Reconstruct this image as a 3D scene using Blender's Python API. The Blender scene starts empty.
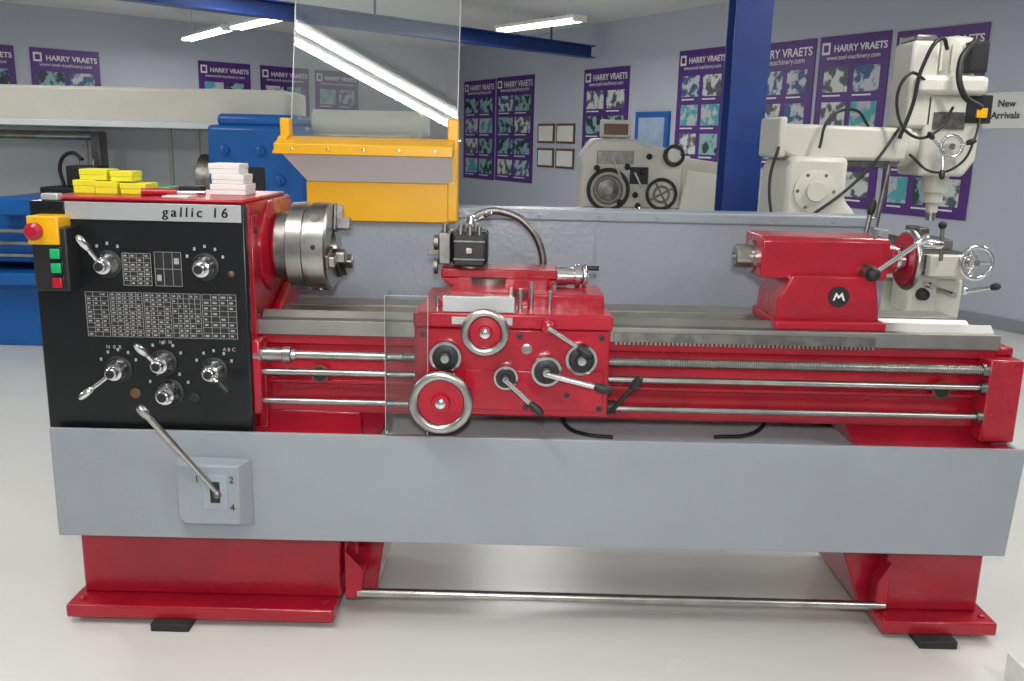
import bpy, bmesh, math, random
from mathutils import Vector, Matrix
random.seed(7)
sc=bpy.context.scene
sc.view_settings.view_transform='Standard'
COL=sc.collection
# ---------------------------------------------------------------- materials
MC={}
def mat(name,col,rough=.5,metal=0.,bump=0.,bscale=60.,var=0.,vscale=4.,coat=0.,emit=0.,spec=None,col2=None,p0=.38,p1=.62):
    if name in MC: return MC[name]
    m=bpy.data.materials.new(name); m.use_nodes=True
    nt=m.node_tree; b=nt.nodes['Principled BSDF']
    b.inputs['Base Color'].default_value=(*col,1); b.inputs['Roughness'].default_value=rough
    b.inputs['Metallic'].default_value=metal; b.inputs['Coat Weight'].default_value=coat
    b.inputs['Coat Roughness'].default_value=.10
    if spec is not None: b.inputs['Specular IOR Level'].default_value=spec
    tc=nt.nodes.new('ShaderNodeTexCoord')
    if emit: 
        b.inputs['Emission Color'].default_value=(*col,1); b.inputs['Emission Strength'].default_value=emit
    if var or col2:
        n=nt.nodes.new('ShaderNodeTexNoise'); n.inputs['Scale'].default_value=vscale; n.inputs['Detail'].default_value=4
        nt.links.new(tc.outputs['Object'],n.inputs['Vector'])
        cr=nt.nodes.new('ShaderNodeValToRGB')
        c2=col2 if col2 else tuple(max(0,c*(1-var)) for c in col)
        cr.color_ramp.elements[0].position=p0; cr.color_ramp.elements[1].position=p1
        cr.color_ramp.elements[0].color=(*c2,1); cr.color_ramp.elements[1].color=(*col,1)
        nt.links.new(n.outputs['Fac'],cr.inputs['Fac']); nt.links.new(cr.outputs['Color'],b.inputs['Base Color'])
    if bump:
        n=nt.nodes.new('ShaderNodeTexNoise'); n.inputs['Scale'].default_value=bscale; n.inputs['Detail'].default_value=2
        nt.links.new(tc.outputs['Object'],n.inputs['Vector'])
        bp=nt.nodes.new('ShaderNodeBump'); bp.inputs['Strength'].default_value=bump; bp.inputs['Distance'].default_value=.004
        nt.links.new(n.outputs['Fac'],bp.inputs['Height']); nt.links.new(bp.outputs['Normal'],b.inputs['Normal'])
    MC[name]=m; return m
RED=mat('red_enamel',(.40,.006,.022),.28,bump=.5,bscale=40,var=.2,vscale=6,coat=.25)
REDS=mat('red_smooth',(.39,.007,.024),.30,var=.1)
BLK=mat('black_panel',(.005,.006,.007),.3,bump=.05)
BLKM=mat('black_matt',(.012,.012,.014),.5)
GREY=mat('grey_enamel',(.285,.31,.345),.36,bump=.12,bscale=90,var=.06,vscale=3)
GREYL=mat('grey_splash',(.31,.345,.39),.26,bump=.35,bscale=60,var=.08)
TRAY=mat('grey_tray_inside',(.80,.84,.88),.4,var=.05)
STEEL=mat('ground_steel',(.48,.47,.45),.30,metal=1,var=.25,vscale=14)
STEELD=mat('worn_steel',(.27,.26,.245),.42,metal=1,var=.35,vscale=25)
WAY=mat('oiled_bedway',(.33,.325,.31),.48,metal=.9,var=.15,vscale=10)
CHR=mat('chrome',(.72,.72,.73),.16,metal=1)
WHT=mat('white_mark',(.75,.75,.73),.5)
MARK=mat('grey_mark',(.34,.34,.34),.5)
YEL=mat('yellow_paint',(.78,.40,.006),.35,bump=.05,var=.06)
LEM=mat('lemon_card',(.75,.70,.03),.5,var=.1)
GRN=mat('green_button',(.01,.35,.12),.3)
BLUE=mat('blue_paint',(.008,.12,.42),.35,var=.15,bump=.05)
NAVY=mat('navy_steelwork',(.008,.045,.24),.4,var=.15,bump=.05)
CRM=mat('cream_enamel',(.60,.59,.52),.35,bump=.15,bscale=40,var=.06)
PALE=mat('pale_panel',(.62,.66,.67),.45,var=.05)
ALU=mat('alu_plate',(.50,.51,.52),.35,metal=.5)
CARD=mat('white_card',(.72,.72,.70),.6)
RUB=mat('rubber',(.02,.02,.02),.7)
BRN=mat('brown_oiled',(.12,.06,.03),.4)
EDGE=mat('acrylic_edge',(.40,.40,.40),.25)
TUBE=mat('tube_glow',(1,.98,.94),.5,emit=10)
WALL=mat('wall_paint',(.46,.495,.56),.85,var=.03,vscale=.6,bump=.05)
CEIL=mat('ceiling_paint',(.68,.68,.67),.9,var=.04,vscale=.8)
SKIRT=mat('skirting_paint',(.25,.27,.3),.6)
PUR=mat('purple_print',(.085,.022,.20),.4,var=.15,vscale=3)
GLS=mat('window_glass_pale',(.35,.45,.6),.1,var=.2)
PICS=[mat('print_a',(.24,.42,.44),.5,col2=(.02,.04,.05),vscale=9,p0=.45,p1=.53),mat('print_b',(.60,.62,.60),.5,col2=(.08,.10,.11),vscale=10,p0=.45,p1=.53),
      mat('print_c',(.06,.34,.38),.5,col2=(.45,.47,.48),vscale=9,p0=.45,p1=.53),mat('print_d',(.50,.52,.55),.5,col2=(.04,.10,.22),vscale=11,p0=.45,p1=.53)]
# floor: epoxy, glossy
m=bpy.data.materials.new('epoxy_floor'); m.use_nodes=True; nt=m.node_tree; b=nt.nodes['Principled BSDF']
tc=nt.nodes.new('ShaderNodeTexCoord'); n=nt.nodes.new('ShaderNodeTexNoise'); n.inputs['Scale'].default_value=.8; n.inputs['Detail'].default_value=6
cr=nt.nodes.new('ShaderNodeValToRGB'); cr.color_ramp.elements[0].color=(.62,.63,.60,1); cr.color_ramp.elements[1].color=(.71,.71,.68,1)
nt.links.new(tc.outputs['Object'],n.inputs['Vector']); nt.links.new(n.outputs['Fac'],cr.inputs['Fac']); nt.links.new(cr.outputs['Color'],b.inputs['Base Color'])
n2=nt.nodes.new('ShaderNodeTexNoise'); n2.inputs['Scale'].default_value=3; mr=nt.nodes.new('ShaderNodeMapRange'); mr.inputs['To Min'].default_value=.20; mr.inputs['To Max'].default_value=.30
nt.links.new(tc.outputs['Object'],n2.inputs['Vector']); nt.links.new(n2.outputs['Fac'],mr.inputs['Value']); nt.links.new(mr.outputs['Result'],b.inputs['Roughness'])
FLOOR=m
def clear(name,tint,gl,milk,mc=(.6,.65,.65)):
    m=bpy.data.materials.new(name); m.use_nodes=True; nt=m.node_tree; nt.nodes.clear()
    o=nt.nodes.new('ShaderNodeOutputMaterial'); t=nt.nodes.new('ShaderNodeBsdfTransparent'); t.inputs[0].default_value=(*tint,1)
    g=nt.nodes.new('ShaderNodeBsdfGlossy'); g.inputs['Roughness'].default_value=.01; g.inputs['Color'].default_value=(1,1,1,1)
    d=nt.nodes.new('ShaderNodeBsdfDiffuse'); d.inputs[0].default_value=(*mc,1)
    f=nt.nodes.new('ShaderNodeFresnel'); f.inputs['IOR'].default_value=gl
    a=nt.nodes.new('ShaderNodeMixShader'); c=nt.nodes.new('ShaderNodeMixShader'); c.inputs[0].default_value=milk
    nt.links.new(t.outputs[0],c.inputs[1]); nt.links.new(d.outputs[0],c.inputs[2])
    nt.links.new(f.outputs[0],a.inputs[0]); nt.links.new(c.outputs[0],a.inputs[1]); nt.links.new(g.outputs[0],a.inputs[2]); nt.links.new(a.outputs[0],o.inputs[0])
    return m
CLR=clear('clear_polycarbonate',(.95,.97,.96),1.6,.04)
CLR2=clear('clear_acrylic',(.975,.985,.98),1.3,.02)
MLK=clear('milky_polycarbonate',(.97,.98,.97),1.6,.7,(.97,.97,1))
# ---------------------------------------------------------------- helpers
def root(name,loc=(0,0,0)):
    e=bpy.data.objects.new(name,None); e.location=loc; e.empty_display_size=.1; COL.objects.link(e); return e
def link(o,par):
    COL.objects.link(o)
    if par is not None:
        o.parent=par; o.matrix_parent_inverse=Matrix.Translation(-Vector(par.location))
    return o
def finish(bm,name,par,mt,bev=0,ang=35,seg=2):
    bmesh.ops.recalc_face_normals(bm,faces=bm.faces)
    for f in bm.faces: f.smooth=True
    for e in bm.edges:
        if len(e.link_faces)==2 and e.calc_face_angle(0)>math.radians(ang): e.smooth=False
    me=bpy.data.meshes.new(name); bm.to_mesh(me); bm.free()
    for q in (mt if isinstance(mt,list) else [mt]): me.materials.append(q)
    o=bpy.data.objects.new(name,me); link(o,par)
    if bev:
        md=o.modifiers.new('bevel','BEVEL'); md.width=bev; md.segments=seg; md.limit_method='ANGLE'; md.angle_limit=math.radians(35)
        md.harden_normals=False
    return o
def box(par,name,x0,x1,y0,y1,z0,z1,mt,bev=.003):
    bm=bmesh.new()
    v=[bm.verts.new((x,y,z)) for x in(x0,x1) for y in(y0,y1) for z in(z0,z1)]
    for f in((0,1,3,2),(4,6,7,5),(0,4,5,1),(2,3,7,6),(0,2,6,4),(1,5,7,3)): bm.faces.new([v[i] for i in f])
    return finish(bm,name,par,mt,bev)
def prism(par,name,poly,a0,a1,mt,bev=.003,plane='XZ'):
    """poly in XZ extruded along Y (or YZ extruded along X, XY along Z)"""
    def P(a,b,c):
        return {'XZ':(a,c,b),'YZ':(c,a,b),'XY':(a,b,c)}[plane]
    bm=bmesh.new()
    A=[bm.verts.new(P(a,b,a0)) for a,b in poly]; B=[bm.verts.new(P(a,b,a1)) for a,b in poly]
    bm.faces.new(A); bm.faces.new(B[::-1]); n=len(poly)
    for i in range(n): bm.faces.new((A[i],A[(i+1)%n],B[(i+1)%n],B[i]))
    return finish(bm,name,par,mt,bev)
def rev(par,name,o,axis,prof,mt,seg=40,bev=0,close=False):
    ax=Vector(axis).normalized(); q=Vector((0,0,1)).rotation_difference(ax)
    bm=bmesh.new(); rings=[]
    for h,r in prof:
        if r<1e-6: rings.append([bm.verts.new(Vector(o)+q@Vector((0,0,h)))])
        else: rings.append([bm.verts.new(Vector(o)+q@Vector((r*math.cos(2*math.pi*i/seg),r*math.sin(2*math.pi*i/seg),h))) for i in range(seg)])
    prs=list(zip(rings,rings[1:]))
    if close: prs.append((rings[-1],rings[0]))
    for A,B in prs:
        if len(A)==1 and len(B)==1: continue
        for i in range(seg):
            j=(i+1)%seg
            if len(A)==1: bm.faces.new((A[0],B[i],B[j]))
            elif len(B)==1: bm.faces.new((A[i],A[j],B[0]))
            else: bm.faces.new((A[i],A[j],B[j],B[i]))
    if not close:
        if len(rings[0])>1: bm.faces.new(rings[0][::-1])
        if len(rings[-1])>1: bm.faces.new(rings[-1])
    return finish(bm,name,par,mt,bev)
def cyl(par,name,p0,p1,r,mt,r2=None,seg=28,bev=0):
    p0=Vector(p0);p1=Vector(p1);L=(p1-p0).length
    return rev(par,name,p0,p1-p0,[(0,r),(L,r if r2 is None else r2)],mt,seg,bev)
def torus(par,name,o,axis,R,r,mt,seg=48,n=12,sx=1):
    return rev(par,name,o,axis,[(r*sx*math.sin(2*math.pi*k/n),R+r*math.cos(2*math.pi*k/n)) for k in range(n)],mt,seg,0,True)
def ball(par,name,o,r,mt):
    return rev(par,name,o,(0,0,1),[(-r*math.cos(math.pi*k/12),r*math.sin(math.pi*k/12)) for k in range(13)],mt,24)
def tube(par,name,pts,r,mt,smooth=True):
    cu=bpy.data.curves.new(name,'CURVE'); cu.dimensions='3D'; cu.bevel_depth=r; cu.bevel_resolution=4; cu.resolution_u=10; cu.use_fill_caps=True
    s=cu.splines.new('BEZIER' if smooth else 'POLY')
    if smooth:
        s.bezier_points.add(len(pts)-1)
        for b_,p in zip(s.bezier_points,pts): b_.co=p; b_.handle_left_type=b_.handle_right_type='AUTO'
    else:
        s.points.add(len(pts)-1)
        for b_,p in zip(s.points,pts): b_.co=(*p,1)
    cu.materials.append(mt); o=bpy.data.objects.new(name,cu); return link(o,par)
def text(par,name,s,loc,size,mt,rot=(math.pi/2,0,0),ext=.0005,space=1.,al='CENTER',shear=0,off=0):
    cu=bpy.data.curves.new(name,'FONT'); cu.body=s; cu.size=size; cu.extrude=ext; cu.align_x=al; cu.align_y='CENTER'; cu.space_character=space; cu.shear=shear; cu.offset=off
    cu.materials.append(mt); o=bpy.data.objects.new(name,cu); o.location=loc; o.rotation_euler=rot; return link(o,par)
def boxes(par,name,lst,mt):
    bm=bmesh.new()
    for x0,x1,y0,y1,z0,z1 in lst:
        v=[bm.verts.new((x,y,z)) for x in(x0,x1) for y in(y0,y1) for z in(z0,z1)]
        for f in((0,1,3,2),(4,6,7,5),(0,4,5,1),(2,3,7,6),(0,2,6,4),(1,5,7,3)): bm.faces.new([v[i] for i in f])
    return finish(bm,name,par,mt)
def lever(par,name,p0,p1,r,mt,knob=BLKM,kr=.012,r2=None):
    cyl(par,name+'_rod',p0,p1,r,mt,r2)
    d=(Vector(p1)-Vector(p0)).normalized(); 
    rev(par,name+'_grip',Vector(p1)-d*.01,d,[(0,r),(.004,kr*.8),(.02,kr),(.035,kr*.9),(.045,kr*.5),(.047,0)],knob,20)
# ---------------------------------------------------------------- camera
p=math.radians(12.5);r=math.radians(1.3)
R=Vector((1,0,0));U=Vector((0,math.sin(p),math.cos(p)));F=Vector((0,math.cos(p),-math.sin(p)))
X=R*math.cos(r)+U*math.sin(r); Yv=-R*math.sin(r)+U*math.cos(r)
cam=bpy.data.cameras.new('camera'); co=bpy.data.objects.new('camera',cam); COL.objects.link(co)
M=Matrix(((X.x,Yv.x,-F.x,0),(X.y,Yv.y,-F.y,-2.32),(X.z,Yv.z,-F.z,1.40),(0,0,0,1))); co.matrix_world=M
cam.sensor_width=36; cam.lens=900/1024*36; cam.clip_start=.05; sc.camera=co
# ---------------------------------------------------------------- room
C=(-1.23,13.80); RR=(9.5,-4.88); LL=(-9.5,6.02); H=2.9
def wall(name,a,b,z0=0,z1=H,th=.15,mt=WALL):
    a=Vector((*a,0));b=Vector((*b,0)); d=(b-a).normalized(); nrm=Vector((-d.y,d.x,0))*th
    bm=bmesh.new(); lo=[a,b,b+nrm,a+nrm]
    A=[bm.verts.new((q.x,q.y,z0)) for q in lo]; B=[bm.verts.new((q.x,q.y,z1)) for q in lo]
    bm.faces.new(A);bm.faces.new(B)
    for i in range(4): bm.faces.new((A[i],A[(i+1)%4],B[(i+1)%4],B[i]))
    return finish(bm,name,None,mt)
wall('wall_right',C,RR); wall('wall_left',LL,C)
wall('wall_side',(-9.5,-4.88),LL); wall('wall_rear',RR,(-9.5,-4.88))
wall('baseboard_right',(C[0]-.02,C[1]-.02),(RR[0]-.02,RR[1]),0,.1,.012,SKIRT); wall('baseboard_left',(LL[0],LL[1]-.02),(C[0],C[1]-.02),0,.1,.012,SKIRT)
def slab(name,z0,z1,mt):
    prism(None,name,[(C[0],C[1]+.3),(RR[0]+.3,RR[1]-.2),(-9.7,-5.1),(-9.7,6.2)],z0,z1,mt,0,'XY')
slab('floor',-.1,0,FLOOR); slab('ceiling',H,H+.1,CEIL)
# fluorescent luminaires
def fixture(a,b,name='fluorescent_ceiling_light',z=2.9,energy=22,sp=.05,twin=False):
    a=Vector((*a,0));b=Vector((*b,0));c=(a+b)/2;L=(b-a).length;d=(b-a).normalized();ang=math.atan2(d.y,d.x)
    e=root(name,(c.x,c.y,z))
    T=Matrix.Translation((c.x,c.y,0))@Matrix.Rotation(ang,4,'Z')
    def tr(o): 
        o.data.transform(T); return o
    tr(box(e,'housing',-L/2,L/2,-.09,.09,z-.035,z-.002,CARD,.004))
    if z<2.85:
        for k,s in enumerate((-L*.35,L*.35)): tr(cyl(e,'drop_rod_%d'%k,(s,0,z-.01),(s,0,2.895),.006,CARD,seg=8))
    tr(box(e,'end_cap_1',-L/2-.004,-L/2+.03,-.08,.08,z-.065,z-.03,CARD,.003)); tr(box(e,'end_cap_2',L/2-.03,L/2+.004,-.08,.08,z-.065,z-.03,CARD,.003))
    for k,s in enumerate((-sp,sp)): tr(cyl(e,'tube_%d'%k,(-L/2+.03,s,z-.052),(L/2-.03,s,z-.052),.013,TUBE,seg=12))
    for k,off in enumerate((-sp,sp) if twin else (0,)):
        ld=bpy.data.lights.new('lamp','AREA'); ld.shape='RECTANGLE'; ld.size=L-.06; ld.size_y=.024 if twin else .16; ld.energy=energy*.93/(2 if twin else 1); ld.color=(1,.985,.96)
        lo=bpy.data.objects.new('lamp',ld); lo.matrix_world=Matrix.Translation((c.x,c.y,z-.072))@Matrix.Rotation(ang,4,'Z')@Matrix.Translation((0,off,0)); COL.objects.link(lo)
        lo.parent=e; lo.matrix_parent_inverse=Matrix.Translation(-Vector(e.location))
D_=Vector((.6,-.8))
def fx(cx,cy,L=1.5,en=26): fixture((cx-D_.x*L/2,cy-D_.y*L/2),(cx+D_.x*L/2,cy+D_.y*L/2),energy=en)
fixture((-4.25,9.75),(-3.3,8.42),z=2.62); fixture((-3.2,8.36),(-2.32,7.2),z=2.62); fixture((-.2,8.0),(.6,6.96),z=2.62)
fixture((-1.62,-.36),(-.12,-1.92),energy=42,sp=.055,twin=True)
fx(2.3,1.0,1.5,41); fx(-3.2,2.0,1.5,34); fx(.2,5.2,1.5,28); fx(-2.6,6.2,1.5,22); fx(2.6,-2.6,1.5,41); fx(-4.2,-1.2,1.5,37); fx(4.4,2.2,1.5,30); fx(-5.8,5.0,1.5,26)
# steelwork
b1=root('ceiling_beam',(0,8,2.7))
def seg_beam(par,name,a,b,z0,z1,w,mt):
    a=Vector((*a,0));b=Vector((*b,0));d=(b-a).normalized();nn=Vector((-d.y,d.x,0))*w/2
    prism(par,name,[((a+nn).x,(a+nn).y),((b+nn).x,(b+nn).y),((b-nn).x,(b-nn).y),((a-nn).x,(a-nn).y)],z0,z1,mt,.002,'XY')
be=(.93,9.80); bs=(-4.4,4.3)
seg_beam(b1,'bottom_flange',be,bs,2.46,2.475,.16,NAVY); seg_beam(b1,'web',be,bs,2.475,2.60,.02,NAVY); seg_beam(b1,'top_flange',be,bs,2.60,2.615,.16,NAVY)
for k,t in enumerate((.1,.45,.8)):
    x=be[0]+(bs[0]-be[0])*t; y=be[1]+(bs[1]-be[1])*t; cyl(b1,'hanger_%d'%k,(x,y,2.61),(x,y,2.898),.012,NAVY)
b2=root('ceiling_beam',(1.2,2.7,2.7))
for nm,z0,z1,w in(('bottom_flange',2.60,2.62,.2),('web',2.62,2.88,.02),('top_flange',2.88,2.899,.2)): seg_beam(b2,nm,(-1.5,.9),(4.2,5.0),z0,z1,w,NAVY)
cl=root('steel_column',(1.235,2.78,0))
box(cl,'front_flange',1.140,1.335,2.68,2.695,.02,2.6,NAVY); box(cl,'rear_flange',1.140,1.335,2.865,2.88,.02,2.6,NAVY); box(cl,'web',1.230,1.245,2.695,2.865,.02,2.6,NAVY,0)
box(cl,'base_plate',1.08,1.39,2.62,2.94,0,.02,NAVY)
# posters
def poster(org,ang,s0,s1,z0,z1,cols,rows,name='machinery_poster'):
    d=Vector((math.cos(ang),math.sin(ang),0)); nrm=Vector((math.sin(ang),-math.cos(ang),0))
    c=Vector((*org,0))+d*((s0+s1)/2); e=root(name,(c.x,c.y,(z0+z1)/2))
    T=Matrix.Translation(Vector((c.x,c.y,0)))@Matrix.Rotation(ang,4,'Z'); w=s1-s0
    o=box(e,'sheet',-w/2,w/2,-.012,-.004,z0,z1,PUR,0); o.data.transform(T)
    bm=bmesh.new(); hh=z1-z0; top=z1-.2*hh*.8; ch=(top-z0-.04)/rows; cw=(w-.10)/cols
    for i in range(cols):
        for j in range(rows):
            x=-w/2+.05+i*cw; z=z0+.04+j*ch
            q=[bm.verts.new(T@Vector(t)) for t in((x+.03,-.014,z+.06),(x+cw-.03,-.014,z+.06),(x+cw-.03,-.014,z+ch-.03),(x+.03,-.014,z+ch-.03))]
            f=bm.faces.new(q); f.material_index=random.randrange(4)
            q=[bm.verts.new(T@Vector(t)) for t in((x+.03,-.014,z+.022),(x+cw*.7,-.014,z+.022),(x+cw*.7,-.014,z+.036),(x+.03,-.014,z+.036))]
            f=bm.faces.new(q); f.material_index=4
    finish(bm,'photo_grid',e,PICS+[WHT])
    t=text(e,'title','HARRY VRAETS',(0,0,0),.092*w/.85,WHT,off=.002)
    t.matrix_basis=T@Matrix.Translation((.09*w,-.014,z1-.075*hh))@Matrix.Rotation(math.pi/2,4,'X')
    t2=text(e,'subtitle','www.tool-machinery.com',(0,0,0),.062*w/.85,WHT); t2.matrix_basis=T@Matrix.Translation((0,-.014,z1-.125*hh))@Matrix.Rotation(math.pi/2,4,'X')
    l=box(e,'logo',-w*.46,-w*.34,-.015,-.012,z1-.105*hh,z1-.035*hh,WHT,0); l.data.transform(T)
    l=box(e,'logo_inner',-w*.435,-w*.365,-.0165,-.015,z1-.09*hh,z1-.05*hh,PUR,0); l.data.transform(T)
AR=math.atan2(RR[1]-C[1],RR[0]-C[0]); AL=math.atan2(C[1]-LL[1],C[0]-LL[0])
cr_=1/math.cos(AR); cl_=1/math.cos(AL)
for x0,x1,zt,cc in((-.88,-.34,2.34,2),(-.32,.246,2.35,2),(.89,1.385,2.34,2),(1.85,2.25,2.44,2),(2.33,2.85,2.42,3),(2.875,3.27,2.42,2),(3.30,3.725,2.40,3)):
    poster(C,AR,(x0-C[0])*cr_,(x1-C[0])*cr_,zt-1.56,zt,cc,4)
for x0,x1 in((-6.75,-6.17),(-6.04,-5.44),(-4.47,-3.9),(-3.785,-3.2),(-3.12,-2.55)):
    poster(LL,AL,(x0-LL[0])*cl_,(x1-LL[0])*cl_,.84,2.40,2,4)
def onwall(name,org,ang,s0,s1,z0,z1,fm,im,th=.02,bd=.03):
    d=Vector((math.cos(ang),math.sin(ang),0)); c=Vector((*org,0))+d*((s0+s1)/2); e=root(name,(c.x,c.y,(z0+z1)/2)); w=s1-s0
    T=Matrix.Translation((c.x,c.y,0))@Matrix.Rotation(ang,4,'Z')
    box(e,'frame',-w/2,w/2,-th,-.003,z0,z1,fm,.002).data.transform(T)
    box(e,'insert',-w/2+bd,w/2-bd,-th-.002,-th,z0+bd,z1-bd,im,0).data.transform(T)
    return e,T
s=lambda x:(x-C[0])*cr_
for i,(a,bb) in enumerate(((.32,.54),(.57,.80))):
    for z0,z1 in((1.38,1.65),(1.04,1.31)): onwall('framed_certificate',C,AR,s(a),s(bb),z0,z1,BRN,CARD)
onwall('window_1',C,AR,s(1.485),s(1.80),.95,1.78,BLUE,GLS,.04,.07)
e,T=onwall('notice_sign',C,AR,s(3.745),s(3.93),1.58,1.86,CARD,WHT,.006,.004)
for k,(tt,zz) in enumerate((('New',1.77),('Arrivals',1.68))):
    t=text(e,'line_%d'%k,tt,(0,0,0),.075,BLKM,off=.001); t.matrix_basis=T@Matrix.Translation((0,-.012,zz))@Matrix.Rotation(math.pi/2,4,'X')
# ================================================================= MAIN LATHE
L=root('engine_lathe',(0,.3,0))
# pedestals
box(L,'left_base_plate',-1.275,-.50,.05,.62,.022,.062,RED,.006)
box(L,'left_pedestal',-1.255,-.49,.13,.58,.06,.302,RED,.008)
box(L,'left_pedestal_rib',-.49,-.445,.16,.55,.12,.302,RED,.006)
box(L,'left_pedestal_seam',-1.256,-.489,.128,.132,.262,.266,REDS,0)
prism(L,'left_foot_gusset',[(-.50,.03),(-.40,.03),(-.36,.30),(-.50,.30)],.22,.56,RED,.006)
box(L,'right_base_plate',1.095,1.43,.06,.62,.022,.062,RED,.006)
box(L,'right_pedestal',1.12,1.40,.13,.58,.06,.302,RED,.008)
prism(L,'right_foot_gusset',[(1.13,.04),(1.07,.04),(.98,.30),(1.13,.30)],.18,.56,RED,.006)
for i,(x,y) in enumerate(((-.53,.09),(-1.24,.09),(1.40,.10),(1.12,.10))):
    rev(L,'anchor_bolt_%d'%i,(x,y,.06),(0,0,1),[(0,.010),(.008,.010),(.010,.005)],REDS,6)
for nm,x,y in(('pad_1',-1.02,.02),('pad_2',1.19,.02),('pad_3',-1.02,.52),('pad_4',1.19,.52)): box(L,'levelling_'+nm,x,x+.11,y,y+.13,0,.024,RUB,.003)
cyl(L,'foot_brake_bar',(-.44,.12,.085),(1.12,.12,.080),.0135,STEEL)
prism(L,'brake_arm_1',[(-.475,.07),(-.43,.07),(-.42,.16),(-.475,.22)],.11,.16,REDS,.003); prism(L,'brake_arm_2',[(1.09,.07),(1.125,.07),(1.125,.22),(1.09,.16)],.11,.16,REDS,.003)
box(L,'base_crossmember',-.47,1.12,.10,.14,.262,.302,REDS,.003); box(L,'base_crossmember_rear',-.47,1.12,.52,.56,.22,.302,REDS,.003)
# chip tray
prism(L,'tray_front_panel',[(-1.248,.302),(1.384,.302),(1.40,.614),(-1.248,.614)],0,.012,GREY,.003)
box(L,'tray_underside',-1.244,1.384,.012,.66,.302,.315,GREY,0)
box(L,'tray_floor',-1.23,1.38,.012,.615,.548,.558,TRAY,0)
box(L,'tray_left_side',-1.244,-1.232,.012,.64,.315,.60,GREY,0); box(L,'tray_right_side',1.376,1.388,.012,.64,.315,.612,GREY,.002)
box(L,'tray_end_cap',1.33,1.376,.013,.06,.56,.61,RED,.003)
# spindle-control box on the tray
bm=bmesh.new()
o0=[(-.905,.545),(-.70,.541),(-.70,.346),(-.885,.35),(-.905,.37)]; i0=[(-.893,.533),(-.727,.533),(-.727,.365),(-.875,.365),(-.893,.38)]
A=[bm.verts.new((x,0,z)) for x,z in o0];B=[bm.verts.new((x,-.045,z)) for x,z in i0]
bm.faces.new(B);bm.faces.new(A)
for i in range(5): bm.faces.new((A[i],A[(i+1)%5],B[(i+1)%5],B[i]))
finish(bm,'switch_box',L,GREY,.004)
box(L,'switch_slot',-.804,-.777,-.048,-.044,.428,.489,BLKM,.006); box(L,'switch_slot_plate',-.825,-.756,-.0465,-.044,.408,.508,GREYL,.002)
for nm,tx,x,z in(('a','1',-.838,.494),('b','2',-.745,.494),('c','4',-.745,.415)): text(L,'switch_mark_'+nm,tx,(x,-.0465,z),.026,BLKM)
cyl(L,'switch_lever',(-.785,-.045,.458),(-.925,-.12,.69),.0075,STEEL,.0085); rev(L,'switch_lever_end',(-.925,-.12,.69),(-.14,-.075,.232),[(0,.0085),(.01,.012),(.03,.012),(.038,.008)],STEEL,20)
ball(L,'switch_pivot',(-.785,-.045,.452),.012,STEELD)
# headstock
prism(L,'headstock_body',[(-1.262,.60),(-.705,.60),(-.70,1.222),(-1.262,1.222)],.06,.52,RED,.008)
box(L,'headstock_lid',-1.24,-.715,.06,.50,1.222,1.232,REDS,.004)
box(L,'headstock_side_cover',-.705,-.698,.08,.13,.68,1.19,RED,.002)
for i,z in enumerate((.72,.93,1.15)): rev(L,'side_cover_bolt_%d'%i,(-.698,.105,z),(1,0,0),[(0,.008),(.004,.008),(.005,.003)],BLKM,12)
box(L,'headstock_face_panel',-1.265,-.703,.035,.062,.600,1.222,BLK,.006)
box(L,'name_strip',-1.17,-.712,.031,.036,1.176,1.221,ALU,.001)
box(L,'name_strip_plain',-1.258,-1.172,.031,.036,1.176,1.221,BLK,.001)
for k,dx in enumerate((0,.0012)): text(L,'name_lettering_%d'%k,'gallic 16',(-.832+dx,.030,1.199),.036,BLKM,space=1.38,shear=.1)
box(L,'lid_switch',-1.235,-1.19,.04,.07,1.222,1.24,ALU,.003)
def gridplate(nm,x0,x1,z0,z1,nx,nz,fill=.45):
    box(L,nm+'_plate',x0,x1,.0325,.0355,z0,z1,BLKM,.001)
    y0,y1=.0318,.0326; w=.0009; a=[]
    for i in range(nx+1):
        x=x0+(x1-x0)*i/nx; a.append((x-w/2,x+w/2,y0,y1,z0,z1))
    for j in range(nz+1):
        z=z0+(z1-z0)*j/nz; a.append((x0,x1,y0,y1,z-w/2,z+w/2))
    boxes(L,nm+'_lines',a,MARK); t=[]
    cw=(x1-x0)/nx;ch=(z1-z0)/nz
    for i in range(nx):
        for j in range(nz):
            if random.random()<fill:
                x=x0+cw*(i+.2);z=z0+ch*(j+.3); t.append((x,x+cw*.55*random.uniform(.5,1),y0,y1,z,z+ch*.35))
    if t: boxes(L,nm+'_figures',t,MARK)
gridplate('speed_chart',-1.030,-.955,1.005,1.090,4,7,.8); gridplate('gear_diagram',-.945,-.875,1.005,1.095,3,2,.3)
gridplate('thread_chart_1',-1.135,-1.075,.865,.985,3,10,.7); gridplate('thread_chart_2',-1.07,-.985,.865,.985,5,12,.9); gridplate('thread_chart_3',-.98,-.91,.865,.985,4,10,.9)
gridplate('thread_chart_4',-.905,-.83,.865,.985,5,9,.7); gridplate('thread_chart_5',-.825,-.735,.865,.985,4,8,.6)
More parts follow.
